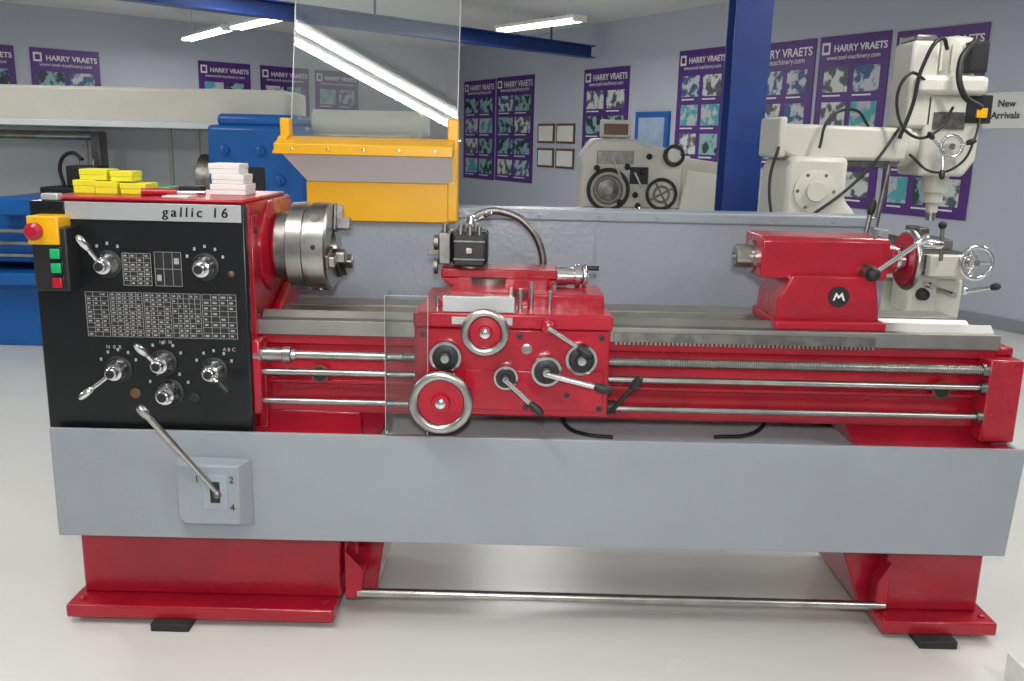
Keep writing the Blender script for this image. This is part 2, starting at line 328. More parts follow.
def knob(nm,x,z,ly=None,r=.031,tip=None):
    rev(L,nm+'_ring',(x,.036,z),(0,-1,0),[(0,r*1.18),(.006,r*1.18),(.008,r*1.08)],BLKM)
    rev(L,nm+'_hub',(x,.03,z),(0,-1,0),[(0,r),(.012,r),(.018,r*.92),(.034,r*.72),(.036,r*.55),(.052,r*.5),(.054,r*.42),(.0545,0)],CHR)
    rev(L,nm+'_cap',(x,-.024,z),(0,-1,0),[(0,r*.36),(.002,r*.34),(.0025,0)],BLKM)
    if tip: lever(L,nm+'_lever',(x,-.005,z),(tip[0],-.03,tip[1]),.006,CHR,CHR if nm!='k5' else BLKM,.011)
    a=[]
    for k in range(5):
        an=math.radians(30+k*30); a.append((x+r*1.75*math.cos(an)-.003,x+r*1.75*math.cos(an)+.003,.0335,.0352,z+r*1.75*math.sin(an)-.004,z+r*1.75*math.sin(an)+.004))
    boxes(L,nm+'_marks',a,MARK)
knob('k1',-1.068,1.060,tip=(-1.093,1.112)); knob('k2',-.812,1.058); knob('k3',-1.060,.774,tip=(-1.112,.732)); knob('k4',-.938,.796,tip=(-.962,.836))
knob('k6',-.927,.712,r=.034); knob('k5',-.802,.777,tip=(-.768,.755))
ball(L,'sight_plug',(-.745,.04,1.04),.01,BRN)
for nm,x,z,q in(('oil_plug_1',-1.02,.708,BRN),('oil_plug_2',-.86,.70,BLKM)): rev(L,nm,(x,.036,z),(0,-1,0),[(0,.014),(.004,.014),(.006,.008),(.006,0)],q)
text(L,'side_letter_1','A B C',(-.76,.034,.835),.014,MARK); text(L,'side_letter_2','I  II  III',(-.93,.034,.852),.013,MARK); text(L,'side_letter_3','N  0  R',(-1.07,.034,.835),.014,MARK)
# E-stop column
box(L,'pendant_box',-1.232,-1.142,-.03,.036,.995,1.16,BLKM,.004); box(L,'estop_plate',-1.238,-1.158,-.036,.036,1.115,1.188,YEL,.004)
rev(L,'estop_button',(-1.210,-.036,1.151),(0,-1,0),[(0,.012),(.012,.012),(.014,.022),(.026,.022),(.034,.014),(.036,0)],REDS)
for nm,z,q in(('start_button_1',1.093,GRN),('start_button_2',1.056,GRN),('stop_button',1.018,REDS)):
    box(L,nm+'_bezel',-1.188,-1.154,-.034,-.03,z-.017,z+.017,BLK,.002); box(L,nm,-1.184,-1.158,-.040,-.033,z-.013,z+.013,q,.003)
# spindle nose and chuck
ax=(1,0,0); so=lambda x:(x,.28,1.09)
rev(L,'spindle_housing',so(-.71),ax,[(0,.13),(.015,.13),(.022,.12),(.03,.085),(.04,.08)],RED)
prism(L,'headstock_side_boss',[(.08,.60),(.48,.60),(.48,1.00),(.08,.84)],-.703,-.675,RED,.008,'YZ')
rev(L,'chuck_backplate',so(-.672),ax,[(0,.098),(.03,.098),(.032,.085),(.04,.085)],STEELD,48)
rev(L,'chuck_body',so(-.637),ax,[(0,.115),(.004,.125),(.046,.126),(.048,.119),(.060,.119),(.062,.126),(.108,.126),(.114,.118),(.114,.045),(.06,.04)],STEEL,64)
for k in range(3):
    an=math.radians(75+k*120); u=Vector((0,math.cos(an),math.sin(an))); v=Vector((0,-math.sin(an),math.cos(an)))
    for nm,r0,r1,hx,hw_ in(('base',.045,.124,.010,.020),('lower',.05,.120,.026,.015),('upper',.05,.085,.048,.015)):
        bm=bmesh.new(); pts=[Vector(so(-.523))+Vector((dx,0,0))+u*rr_+v*w for dx in(0,hx) for rr_ in(r0,r1) for w in(-hw_,hw_)]
        vv=[bm.verts.new(q) for q in pts]
        for f in((0,1,3,2),(4,6,7,5),(0,4,5,1),(2,3,7,6),(0,2,6,4),(1,5,7,3)): bm.faces.new([vv[i] for i in f])
        finish(bm,'chuck_jaw_%d_%s'%(k,nm),L,STEELD if nm=='base' else STEEL,.003)
    q=Vector((0,math.cos(an+1.05),math.sin(an+1.05))); cyl(L,'chuck_key_socket_%d'%k,Vector(so(-.555))+q*.115,Vector(so(-.555))+q*.1275,.014,STEELD)
    q=Vector((0,math.cos(an-.35),math.sin(an-.35))); cyl(L,'chuck_oil_plug_%d'%k,Vector(so(-.555))+q*.115,Vector(so(-.555))+q*.1272,.007,BLKM)
# bed
X0,X1=-.70,1.345
box(L,'bed_front_wall',X0,X1,.135,.18,.652,.865,RED,.004)
box(L,'bed_rear_wall',X0,X1,.40,.45,.652,.865,RED,.004)
box(L,'bed_top_rail',X0,X1,.115,.20,.835,.868,RED,.005)
box(L,'bed_mid_ledge',X0,1.30,.118,.15,.722,.735,RED,.003)
box(L,'bed_lower_flange',X0,1.30,.105,.20,.642,.675,RED,.005)
prism(L,'front_way',[(.105,.864),(.225,.864),(.225,.903),(.19,.903),(.165,.925),(.14,.906),(.105,.906)],X0,X1,WAY,.002,'YZ')
prism(L,'rear_way',[(.36,.864),(.475,.864),(.475,.906),(.36,.906)],X0,X1,WAY,.002,'YZ')
prism(L,'inner_way',[(.27,.86),(.34,.86),(.34,.895),(.305,.912),(.27,.895)],X0,X1,WAY,.002,'YZ')
for i in range(9): box(L,'bed_web_%d'%i,-.6+i*.23,-.57+i*.23,.17,.42,.66,.86,RED,.003)
boxes(L,'rack_rule',[(.28,1.0,.098,.105,.868,.893)],STEELD)
boxes(L,'rack_teeth',[(.285+i*.012,.291+i*.012,.104,.13,.858,.868) for i in range(60)],WAY)
box(L,'bed_left_foot',-.72,-.42,.10,.50,.557,.65,RED,.006)
prism(L,'bed_left_foot_slope',[(-.43,.557),(-.38,.557),(-.33,.65),(-.43,.65)],.13,.46,RED,.006)
prism(L,'bed_right_foot',[(1.0,.557),(1.375,.557),(1.375,.65),(.94,.65),(.97,.59)],.13,.48,RED,.006)
box(L,'bed_end_bracket',1.30,1.393,.055,.24,.615,.848,RED,.006)
box(L,'bed_end_cap',1.34,1.388,.11,.46,.848,.872,RED,.005)
for i,(x,z) in enumerate(((1.32,.70),(1.375,.70),(1.375,.83))): rev(L,'bracket_screw_%d'%i,(x,.055,z),(0,-1,0),[(0,.008),(.003,.008),(.004,.003)],REDS,12)
for nm,x,z in(('1',-.535,.752),('2',1.205,.745)): rev(L,'bed_drain_hole_'+nm,(x,.1165,z),(0,-1,0),[(0,.026),(.002,.026),(.003,.023)],BRN); rev(L,'bed_drain_plug_'+nm,(x,.1155,z),(0,-1,0),[(0,.019),(.005,.019),(.006,0)],BLKM)
# rods
cyl(L,'lead_screw',(-.69,.07,.817),(1.31,.07,.817),.0115,STEEL)
bm=bmesh.new()
for k in range(330):
    x=-.30+k*.0048
    if x>1.295: break
    rg=[]
    for h,rad in((0,.0114),(.001,.0138),(.0024,.0138),(.0034,.0114)):
        rg.append([bm.verts.new((x+h,.07+rad*math.cos(2*math.pi*i/10),.817+rad*math.sin(2*math.pi*i/10))) for i in range(10)])
    for A,B in zip(rg,rg[1:]):
        for i in range(10): bm.faces.new((A[i],A[(i+1)%10],B[(i+1)%10],B[i]))
finish(bm,'lead_screw_thread',L,STEELD,0,80)
rev(L,'lead_screw_coupling',(-.70,.07,.817),ax,[(0,.026),(.02,.026),(.021,.019),(.075,.019),(.077,.022),(.098,.022),(.1,.016),(.11,.014)],STEEL)
cyl(L,'feed_rod',(-.70,.07,.768),(1.31,.07,.768),.009,STEEL); cyl(L,'control_rod',(-.70,.07,.685),(1.31,.07,.685),.0085,STEEL)
box(L,'gearbox_flange',-.705,-.680,.045,.13,.65,.86,RED,.006)
for nm,z in(('1',.817),('2',.768),('3',.685)): rev(L,'rod_bearing_'+nm,(1.285,.07,z),ax,[(0,.017),(.016,.017)],STEELD)
# carriage: apron + saddle
prism(L,'apron',[(-.26,.913),(-.26,.76),(-.235,.725),(-.12,.672),(.262,.672),(.262,.913)],.018,.115,RED,.006)
prism(L,'apron_cover_plate',[(-.125,.690),(.248,.690),(.248,.800),(-.125,.800)],.013,.02,RED,.003)
box(L,'saddle_front',-.262,.266,.008,.15,.915,.955,RED,.006)
box(L,'saddle_wing_left',-.258,-.20,.14,.47,.912,.948,RED,.006); box(L,'saddle_bridge',-.205,.055,.13,.50,.911,.972,RED,.006); box(L,'saddle_wing_right',.05,.262,.14,.47,.912,.953,RED,.006)
prism(L,'cross_slide_dovetail',[(-.19,.954),(.01,.954),(.0,.997),(-.18,.997)],.022,.50,STEEL,.002)
box(L,'cross_slide',-.17,-.01,.06,.46,.99,1.004,REDS,.004); box(L,'cross_slide_front_plate',-.185,.005,.014,.030,.956,.998,ALU,.002)
box(L,'saddle_block',.04,.25,.11,.30,.950,.992,RED,.005)
rev(L,'compound_base',(-.07,.26,1.002),(0,0,1),[(0,.085),(.018,.085),(.02,.08)],STEELD)
box(L,'compound_slide',-.205,.125,.20,.33,1.018,1.045,RED,.005); box(L,'compound_lower',-.16,.10,.19,.34,.985,1.022,RED,.005)
prism(L,'compound_ledge',[(-.205,1.018),(.125,1.018),(.105,.998),(-.18,.998)],.195,.335,RED,.003)
rev(L,'compound_dial',(.125,.265,1.022),ax,[(0,.028),(.03,.028),(.031,.024),(.05,.024),(.052,.034),(.066,.034),(.068,.02),(.075,.02)],CHR)
torus(L,'compound_handwheel',(.205,.265,1.022),ax,.032,.007,CHR); cyl(L,'compound_wheel_hub',(.19,.265,1.022),(.215,.265,1.022),.022,CHR); cyl(L,'compound_wheel_grip',(.207,.25,1.048),(.245,.25,1.048),.007,BLKM)
for i,(x,z) in enumerate(((.02,.055),(.05,.075),(-.205,.03),(.10,.05))): cyl(L,'saddle_stud_%d'%i,(x,.09,.953),(x,.09,.955+z),.006,CHR)
box(L,'saddle_lube_plate',-.16,.0,.004,.010,.925,.945,ALU,.001)
# tool post
rev(L,'toolpost_base',(-.125,.265,1.045),(0,0,1),[(0,.05),(.008,.05)],STEELD)
box(L,'toolpost_core',-.175,-.075,.215,.315,1.053,1.148,BLKM,.008)
rev(L,'toolpost_cap',(-.125,.265,1.148),(0,0,1),[(0,.04),(.008,.04),(.012,.03),(.02,.024),(.02,.016),(.04,.014),(.044,0)],CHR)
box(L,'tool_holder_left',-.213,-.178,.205,.325,1.055,1.145,STEELD,.004); box(L,'tool_holder_front',-.168,-.082,.178,.212,1.056,1.142,BLKM,.004)
for i in range(4): rev(L,'holder_screw_%d'%i,(-.196,.222+i*.028,1.145),(0,0,1),[(0,.007),(.022,.007),(.023,.004)],STEEL,12)
for i in range(3): rev(L,'holder_bolt_%d'%i,(-.15+i*.026,.195,1.142),(0,0,1),[(0,.007),(.024,.007),(.025,.004)],STEEL,12)
for i,z in enumerate((1.075,1.125)): box(L,'holder_groove_%d'%i,-.168,-.082,.175,.179,z-.002,z+.002,STEELD,0)
box(L,'holder_nut',-.135,-.115,.168,.179,1.09,1.108,STEEL,.003)
rev(L,'holder_height_nut',(-.215,.235,1.115),(-1,0,0),[(0,.02),(.012,.02),(.014,.012)],STEELD); rev(L,'holder_dial',(-.215,.21,1.05),(-1,0,0),[(0,.022),(.01,.022)],STEELD)
box(L,'cutting_tool',-.245,-.19,.225,.243,1.078,1.094,STEELD,.002); lever(L,'toolpost_clamp',(-.125,.265,1.175),(-.085,.21,1.195),.005,CHR,CHR,.008)
# coolant hose
tube(L,'coolant_hose',[(-.14,.44,1.15),(-.10,.44,1.182),(-.02,.43,1.185),(.05,.42,1.14),(.085,.42,1.07),(.09,.42,1.0),(.09,.42,.95)],.0115,STEELD)
cyl(L,'coolant_nozzle',(-.14,.44,1.155),(-.175,.43,1.10),.008,CHR,.005)
# handwheels on apron
def hw(nm,x,y,z,Rr,rim=.012,disc=REDS,grip=None,rimm=STEEL):
    torus(L,nm+'_rim',(x,y,z),(0,1,0),Rr-rim,rim,rimm,64,14,.8)
    rev(L,nm+'_dish',(x,y+.012,z),(0,-1,0),[(0,Rr-rim),(.008,Rr-rim),(.010,Rr-rim*1.8),(.006,Rr*.6),(.008,Rr*.3),(.022,Rr*.26),(.024,0)],disc,48)
    rev(L,nm+'_shaft',(x,y,z),(0,1,0),[(0,Rr*.25),(.07,Rr*.25)],STEEL,24)
    rev(L,nm+'_nut',(x,y-.012,z),(0,-1,0),[(0,.013),(.004,.013),(.007,.006),(.007,0)],CHR,20)
def dial(nm,x,y,z,rr,c=BLKM,rim=CHR):
    rev(L,nm+'_collar',(x,.02,z),(0,-1,0),[(0,rr*1.05),(.02-y-.012,rr*1.05),(.02-y-.008,rr)],rim,40)
    rev(L,nm+'_face',(x,y+.009,z),(0,-1,0),[(0,rr*.82),(.004,rr*.82),(.006,rr*.74),(.006,rr*.4),(.016,rr*.38),(.018,rr*.3),(.018,0)],c,40)
    rev(L,nm+'_pin',(x,y-.008,z),(0,-1,0),[(0,rr*.28),(.003,rr*.26),(.0035,0)],CHR,20)
hw('carriage_handwheel',-.183,-.055,.727,.085,.013)
hw('cross_feed_handwheel',-.070,-.045,.915,.063,.011)
dial('carriage_dial',-.175,-.02,.838,.042); dial('feed_selector',-.014,-.03,.788,.032); dial('half_nut_dial',.093,-.03,.808,.040); dial('thread_dial',.185,-.015,.838,.042)
lever(L,'feed_selector_lever',(-.014,-.045,.788),(.058,-.075,.73),.007,CHR,BLKM,.012)
lever(L,'half_nut_lever',(.093,-.045,.806),(.225,-.07,.782),.008,CHR,BLKM,.013)
rev(L,'apron_lever_boss',(.095,.010,.925),(0,-1,0),[(0,.02),(.022,.018),(.027,.01)],RED); lever(L,'feed_lever',(.095,-.02,.925),(.178,-.05,.878),.006,CHR,BLKM,.012)
rev(L,'apron_side_boss',(.262,.05,.695),ax,[(0,.018),(.025,.018)],BLKM); lever(L,'reversing_lever',(.275,.03,.69),(.325,-.02,.775),.006,BLKM,BLKM,.012)
for i,(x,z) in enumerate(((-.235,.895),(.238,.895),(.238,.70),(-.11,.70),(.04,.70),(.15,.735),(.02,.895))): rev(L,'apron_bolt_%d'%i,(x,.019,z),(0,-1,0),[(0,.008),(.008,.008),(.009,.003)],BLKM,12)
rev(L,'oil_sight_glass',(.04,.019,.86),(0,-1,0),[(0,.014),(.005,.014),(.006,.009),(.004,.008),(.004,0)],STEEL,24)
SH=root('apron_splash_shield',(-.28,0,.62))
box(SH,'sheet',-.335,-.222,-.004,0.0,.62,1.0,CLR2,0); box(SH,'return',-.335,-.331,0,.10,.62,1.0,CLR2,0)
boxes(SH,'polished_edges',[(-.3358,-.3342,-.005,-.003,.62,1.0),(-.2228,-.2212,-.005,-.003,.62,1.0),(-.335,-.222,-.005,-.003,.9985,1.0003)],EDGE)
# tailstock
prism(L,'tailstock_base',[(.735,.925),(1.025,.925),(1.022,.96),(1.005,1.055),(.775,1.055),(.738,.985)],.155,.36,RED,.006)
box(L,'tailstock_sole',.728,1.035,.125,.38,.906,.93,REDS,.004)
prism(L,'tailstock_barrel',[(.18,1.04),(.37,1.04),(.37,1.148),(.360,1.158),(.190,1.158),(.18,1.148)],.69,1.045,RED,.005,'YZ')
rev(L,'tailstock_quill',(.69,.28,1.09),(-1,0,0),[(0,.048),(.006,.048),(.008,.034),(.05,.034),(.053,.03),(.053,.014),(.03,.012)],STEEL,40)
rev(L,'tailstock_badge',(.905,.154,.997),(0,-1,0),[(0,.0),(0,.029),(.003,.029),(.004,0)],BLKM)
prism(L,'badge_mark',[(.888,.987),(.893,.987),(.897,1.0),(.904,.992),(.911,1.0),(.917,.987),(.922,.987),(.913,1.010),(.904,1.0),(.896,1.010)],.1485,.150,WHT,0)
rev(L,'tailstock_bearing',(1.045,.28,1.09),ax,[(0,.058),(.02,.058),(.03,.045),(.05,.042)],RED,40)
rev(L,'tailstock_dial',(1.095,.28,1.09),ax,[(0,.036),(.025,.036)],CHR); torus(L,'tailstock_wheel_rim',(1.14,.28,1.09),ax,.078,.011,STEEL,56)
rev(L,'tailstock_wheel_dish',(1.125,.28,1.09),ax,[(0,.076),(.012,.076),(.006,.04),(.02,.025),(.022,0)],REDS,48)
rev(L,'tailstock_wheel_grip',(1.145,.23,1.14),ax,[(0,.008),(.02,.012),(.06,.012),(.07,.005)],CHR,20)
rev(L,'quill_lock_boss',(.985,.18,1.065),(0,-1,0),[(0,.022),(.03,.02),(.04,.014)],STEELD); lever(L,'quill_lock',(.985,.135,1.065),(1.10,.13,1.155),.007,CHR,CHR,.011); ball(L,'quill_lock_ball',(.985,.132,1.065),.02,BLKM)
cyl(L,'tailstock_clamp_bolt',(1.01,.20,1.0),(1.01,.20,1.165),.008,STEELD); lever(L,'bed_clamp',(1.02,.35,1.02),(1.05,.36,1.22),.007,STEELD,BLKM,.013)
# splash guard at the rear
box(L,'splash_back',-.72,1.17,.62,.632,.30,1.16,GREYL,.002); box(L,'splash_back_top',-.72,1.17,.612,.74,1.15,1.186,GREYL,.006)
box(L,'splash_back_end',1.158,1.19,.55,.64,.60,1.15,GREY,.004); box(L,'splash_back_seam',.26,.264,.616,.621,.62,1.15,GREY,0)
for i in range(8): rev(L,'splash_screw_%d'%i,(-.3+i*.19,.612,1.168),(0,-1,0),[(0,.006),(.003,.005),(.004,0)],GREY,10)
tube(L,'drain_hose',[(.14,.30,.66),(.15,.27,.61),(.17,.24,.575),(.22,.20,.565),(.3,.18,.564)],.006,BLKM); tube(L,'conduit',[(.78,.30,.66),(.77,.27,.61),(.72,.22,.575),(.60,.20,.565)],.006,BLKM)
# chuck guard (yellow frame + clear sheet)
G=root('chuck_guard',(-.45,.6,1.19)); GA=math.radians(15)
box(G,'guard_base',-.67,-.19,.60,.615,1.135,1.262,YEL,.004)
bm=bmesh.new(); q=[(-.735,.505,1.362),(-.20,.505,1.362),(-.20,.595,1.262),(-.665,.595,1.262)]
vv=[bm.verts.new(t) for t in q]; ww=[bm.verts.new((a,b_+.004,c)) for a,b_,c in q]; bm.faces.new(vv);bm.faces.new(ww)
for i in range(4): bm.faces.new((vv[i],vv[(i+1)%4],ww[(i+1)%4],ww[i]))
finish(bm,'guard_sloping_sheet',G,MLK)
prism(G,'guard_hood',[(.50,1.345),(.62,1.365),(.64,1.40),(.60,1.402),(.50,1.378)],-.745,-.195,YEL,.003,'YZ')
box(G,'guard_hinge_left',-.742,-.712,.57,.615,1.39,1.455,YEL,.005); prism(G,'guard_hinge_left_arm',[(-.742,1.40),(-.712,1.40),(-.742,1.345),(-.765,1.345)],.55,.60,YEL,.003)
box(G,'guard_post',-.218,-.183,.59,.615,1.14,1.462,YEL,.005); cyl(G,'guard_hinge_pin',(-.75,.60,1.395),(-.175,.60,1.395),.008,CHR)
for i in range(5): rev(G,'guard_screw_%d'%i,(-.69+i*.11,.505,1.362),(0,-1,.1),[(0,.005),(.008,.004),(.009,0)],CHR,10)
bm=bmesh.new(); hgt=.62; dv=Vector((0,math.sin(GA),math.cos(GA))); nv=Vector((0,math.cos(GA),-math.sin(GA)))*.003
def pane(nm,xa,xb,mt,h0,h1,off):
    bm=bmesh.new(); o=Vector((0,.62,1.39))
    pp=[o+Vector((xa,0,0))+dv*h0-off,o+Vector((xb,0,0))+dv*h0-off,o+Vector((xb,0,0))+dv*h1-off,o+Vector((xa,0,0))+dv*h1-off]
    vv=[bm.verts.new(t) for t in pp]; ww=[bm.verts.new(t+nv+off*2) for t in pp]; bm.faces.new(vv);bm.faces.new(ww)
    for i in range(4): bm.faces.new((vv[i],vv[(i+1)%4],ww[(i+1)%4],ww[i]))
    finish(bm,nm,G,mt)
Z0=Vector((0,0,0)); pane('guard_window',-.720,-.190,CLR,0,hgt,Z0)
pane('guard_window_edge_left',-.7215,-.7185,EDGE,0,hgt,nv*.3); pane('guard_window_edge_right',-.1915,-.1885,EDGE,0,hgt,nv*.3)
# things on the headstock lid
TZ=1.232
def lone(name,x0,x1,y0,y1,z0,z1,mt,bev=.002,lid=None):
    e=root(name,((x0+x1)/2,(y0+y1)/2,z0)); box(e,'carton',x0,x1,y0,y1,z0,z1-.004,mt,bev)
    box(e,'lid',x0-.001,x1+.001,y0-.001,y1+.001,z1-.016,z1,lid or mt,bev); return e
for a in((-1.225,-1.165,.20,.29,TZ,TZ+.036),(-1.16,-1.100,.19,.29,TZ,TZ+.034),(-1.095,-1.025,.20,.29,TZ,TZ+.030),(-1.210,-1.135,.21,.29,TZ+.036,TZ+.066),(-1.125,-1.065,.21,.28,TZ+.034,TZ+.062)): lone('yellow_insert_box',*a,LEM)
for a in((-.865,-.765,.26,.36,TZ,TZ+.030),(-.86,-.77,.26,.35,TZ+.030,TZ+.058),(-.868,-.782,.262,.352,TZ+.058,TZ+.088)): lone('white_card_box',*a,CARD)
h=root('hand_tool_pile',(-.96,.24,TZ)); box(h,'green_case',-1.01,-.97,.24,.30,TZ,TZ+.02,GRN,.003); cyl(h,'red_handle',(-1.02,.16,TZ+.010),(-.93,.18,TZ+.010),.010,REDS); cyl(h,'steel_shank',(-.93,.18,TZ+.010),(-.86,.20,TZ+.010),.005,CHR)
box(h,'paper_label',-.95,-.88,.12,.2,TZ,TZ+.003,CARD,0); box(h,'black_block',-.96,-.90,.27,.33,TZ,TZ+.022,BLKM,.003)
# ================================================================= BLUE LATHE behind left
B=root('blue_lathe',(-2.8,3.8,0))
box(B,'bed',-4.6,-1.3,3.55,4.05,.55,.88,BLUE,.01); box(B,'chip_tray',-4.8,-1.2,3.4,4.25,.42,.50,BLUE,.01)
box(B,'bed_way',-4.6,-1.9,3.6,4.0,.88,.92,STEEL,.003)
box(B,'left_leg',-4.7,-4.0,3.5,4.15,0,.42,BLUE,.01); box(B,'centre_cabinet',-3.9,-3.12,3.5,4.15,0,.42,BLUE,.01); box(B,'right_leg',-2.1,-1.25,3.5,4.15,0,.42,BLUE,.01)
for i,z in enumerate((.60,.68,.76)): cyl(B,'feed_shaft_%d'%i,(-4.6,3.5,z),(-1.96,3.5,z),.014,STEEL)
box(B,'headstock',-1.96,-1.33,3.5,4.1,.88,1.46,BLUE,.03); box(B,'headstock_cap',-1.90,-1.38,3.52,4.08,1.45,1.53,BLUE,.03)
for i,(x,z) in enumerate(((-1.85,1.30),(-1.62,1.30),(-1.50,1.12))): rev(B,'speed_dial_%d'%i,(x,3.5,z),(0,-1,0),[(0,.035),(.02,.03),(.03,.015),(.05,.012)],BLUE,24)
box(B,'headstock_plate',-1.78,-1.60,3.492,3.50,1.02,1.20,BLKM,.002)
rev(B,'spindle_tube',(-1.34,3.8,1.49),ax,[(0,.085),(.70,.085),(.72,.07),(.76,.07)],CRM,40)
box(B,'spindle_tube_bracket',-1.34,-.70,3.75,3.85,1.2,1.42,CRM,.01); box(B,'rear_cabinet',-1.33,-.62,3.6,4.05,0,1.2,BLUE,.02)
box(B,'splash_wall',-4.8,-1.3,4.2,4.23,.5,1.5,PALE,.003)
box(B,'long_cover',-4.9,-1.49,3.68,4.24,1.45,1.685,CRM,.02); box(B,'long_cover_lip',-4.9,-1.49,3.66,3.70,1.43,1.47,PALE,.005)
for i,x in enumerate((-3.05,-2.45,-2.25)): cyl(B,'cover_rib_%d'%i,(x,4.19,.9),(x,4.19,1.45),.012,CRM)
cyl(B,'boring_bar',(-4.8,4.0,1.37),(-2.85,4.0,1.37),.03,STEEL); box(B,'bar_steady',-2.90,-2.84,3.94,4.06,.92,1.40,STEELD,.005)
box(B,'carriage',-3.3,-2.55,3.45,4.05,.86,.98,BLUE,.015); box(B,'tool_slide',-3.1,-2.6,3.6,3.9,.98,1.04,BLKM,.01); box(B,'tool_turret',-2.93,-2.72,3.62,3.8,1.04,1.18,BLKM,.012); box(B,'tool_block',-2.74,-2.62,3.64,3.78,1.04,1.14,BLKM,.01)
tube(B,'coolant_pipe',[(-3.0,3.75,1.0),(-3.02,3.75,1.2),(-2.93,3.73,1.26),(-2.85,3.7,1.22)],.012,BLKM); rev(B,'chuck',(-1.97,3.8,1.1),(-1,0,0),[(0,.17),(.12,.17),(.13,.15),(.13,0)],STEELD,40)
for i,x in enumerate((-2.98,-2.88)): cyl(B,'turret_screw_%d'%i,(x+.1,3.7,1.18),(x+.1,3.7,1.22),.01,STEEL)
# ================================================================= CREAM LATHE back centre
W=root('cream_toolroom_lathe',(.9,3.9,0))
box(W,'cabinet',.42,2.2,3.72,4.2,0,.62,CRM,.02); box(W,'bed',.5,2.3,3.75,4.1,.62,.88,CRM,.015)
prism(W,'headstock',[(.40,.86),(1.07,.86),(1.07,1.28),(1.0,1.37),(.80,1.40),(.76,1.43),(.48,1.43),(.40,1.32)],3.70,4.12,CRM,.02)
prism(W,'chip_pan',[(1.05,.80),(2.1,.80),(2.1,1.04),(1.52,1.18),(1.09,1.24),(1.05,1.0)],3.66,3.70,CRM,.01); box(W,'chip_pan_floor',1.08,2.1,3.70,4.2,.86,.90,CRM,.01)
prism(W,'chip_pan_back',[(1.08,.9),(2.1,.9),(2.1,1.20),(1.10,1.32)],4.16,4.2,CRM,.01)
torus(W,'arc_guard',(.58,3.68,1.10),(0,1,0),.13,.013,BLKM); torus(W,'arc_guard_inner',(.58,3.69,1.10),(0,1,0),.09,.008,STEELD); rev(W,'faceplate',(.58,3.70,1.10),(0,-1,0),[(0,.075),(.02,.07),(.03,.03),(.04,.03)],STEELD,32)
torus(W,'chuck_ring',(.93,3.67,1.08),(0,1,0),.095,.011,BLKM); rev(W,'chuck_face',(.93,3.70,1.08),(0,-1,0),[(0,.085),(.02,.085),(.03,.04),(.03,0)],CRM,36); torus(W,'chuck_ring_inner',(.93,3.665,1.08),(0,1,0),.05,.008,STEELD)
for k in range(4):
    an=k*math.pi/2+.5; cyl(W,'ring_spoke_%d'%k,(.93,3.67,1.08),(.93+.09*math.cos(an),3.67,1.08+.09*math.sin(an)),.007,STEELD)
torus(W,'vent_ring',(1.0,3.68,1.33),(0,1,0),.06,.012,BLKM); rev(W,'vent_cap',(1.0,3.70,1.33),(0,-1,0),[(0,.045),(.02,.04),(.02,0)],CRM,24)
box(W,'readout',.52,.72,3.74,3.82,1.435,1.55,CRM,.01); box(W,'readout_screen',.54,.70,3.735,3.742,1.455,1.525,BRN,.002); cyl(W,'readout_post',(.62,3.78,1.40),(.62,3.78,1.44),.02,CRM)
box(W,'instruction_plate',.50,.74,3.692,3.70,1.27,1.35,STEELD,.002); box(W,'lever_plate',.72,.84,3.692,3.70,1.14,1.25,BLKM,.002); box(W,'seam',.42,1.07,3.696,3.70,.985,.990,STEELD,0)
for i,(x,z) in enumerate(((.50,1.24),(.70,1.25),(.80,1.22),(.78,1.0),(.46,.96),(.72,.95),(.84,1.32),(.66,1.02),(.76,1.07))): ball(W,'control_knob_%d'%i,(x,3.685,z),.02,BLKM)
for i,(a,c) in enumerate((((.66,1.18),(.60,1.30)),((.80,1.12),(.74,1.22)),((.78,1.0),(.83,.93)))): cyl(W,'gear_lever_%d'%i,(a[0],3.68,a[1]),(c[0],3.62,c[1]),.008,CHR)
W.location.x+=.03
# ================================================================= MILLING MACHINE right
Mi=root('turret_milling_machine',(1.7,2.3,0)); yc=2.20
box(Mi,'base',1.22,2.25,1.9,2.5,0,.12,CRM,.02)
prism(Mi,'column',[(1.26,.12),(1.66,.12),(1.62,1.02),(1.28,1.02)],1.97,2.43,CRM,.03)
prism(Mi,'turret_block',[(1.27,1.0),(1.62,1.0),(1.62,1.10),(1.56,1.16),(1.56,1.36),(1.30,1.36),(1.27,1.30)],1.98,2.42,CRM,.025)
rev(Mi,'turret_boss',(1.41,1.985,1.20),(0,-1,0),[(0,.10),(.015,.10),(.02,.085),(.022,.05),(.04,.045),(.04,0)],CRM)
for k in range(6): rev(Mi,'turret_bolt_%d'%k,(1.41+.085*math.cos(k*1.047),1.972,1.20+.085*math.sin(k*1.047)),(0,-1,0),[(0,.009),(.008,.009),(.009,0)],STEELD,6)
prism(Mi,'ram',[(1.26,1.37),(1.33,1.345),(1.86,1.345),(1.88,1.50),(1.26,1.51)],2.06,2.36,CRM,.018)
box(Mi,'ram_end_cover',1.235,1.275,2.04,2.38,1.35,1.54,CRM,.012)
prism(Mi,'ram_dovetail',[(1.36,1.31),(1.80,1.31),(1.80,1.35),(1.36,1.35)],2.1,2.32,STEELD,.01)
rev(Mi,'swivel_joint',(1.86,yc,1.43),ax,[(0,.11),(.05,.11),(.06,.10),(.09,.10)],CRM,40)
prism(Mi,'head',[(1.93,1.28),(2.15,1.28),(2.20,1.36),(2.20,1.60),(2.16,1.66),(1.93,1.66)],2.08,2.34,CRM,.015)
box(Mi,'pulley_guard',1.86,2.20,2.04,2.38,1.655,1.745,CRM,.025)
rev(Mi,'motor',(2.10,yc+.02,1.74),(0,0,1),[(0,.085),(.02,.092),(.16,.092),(.18,.085),(.19,.06),(.20,0)],CRM,36)
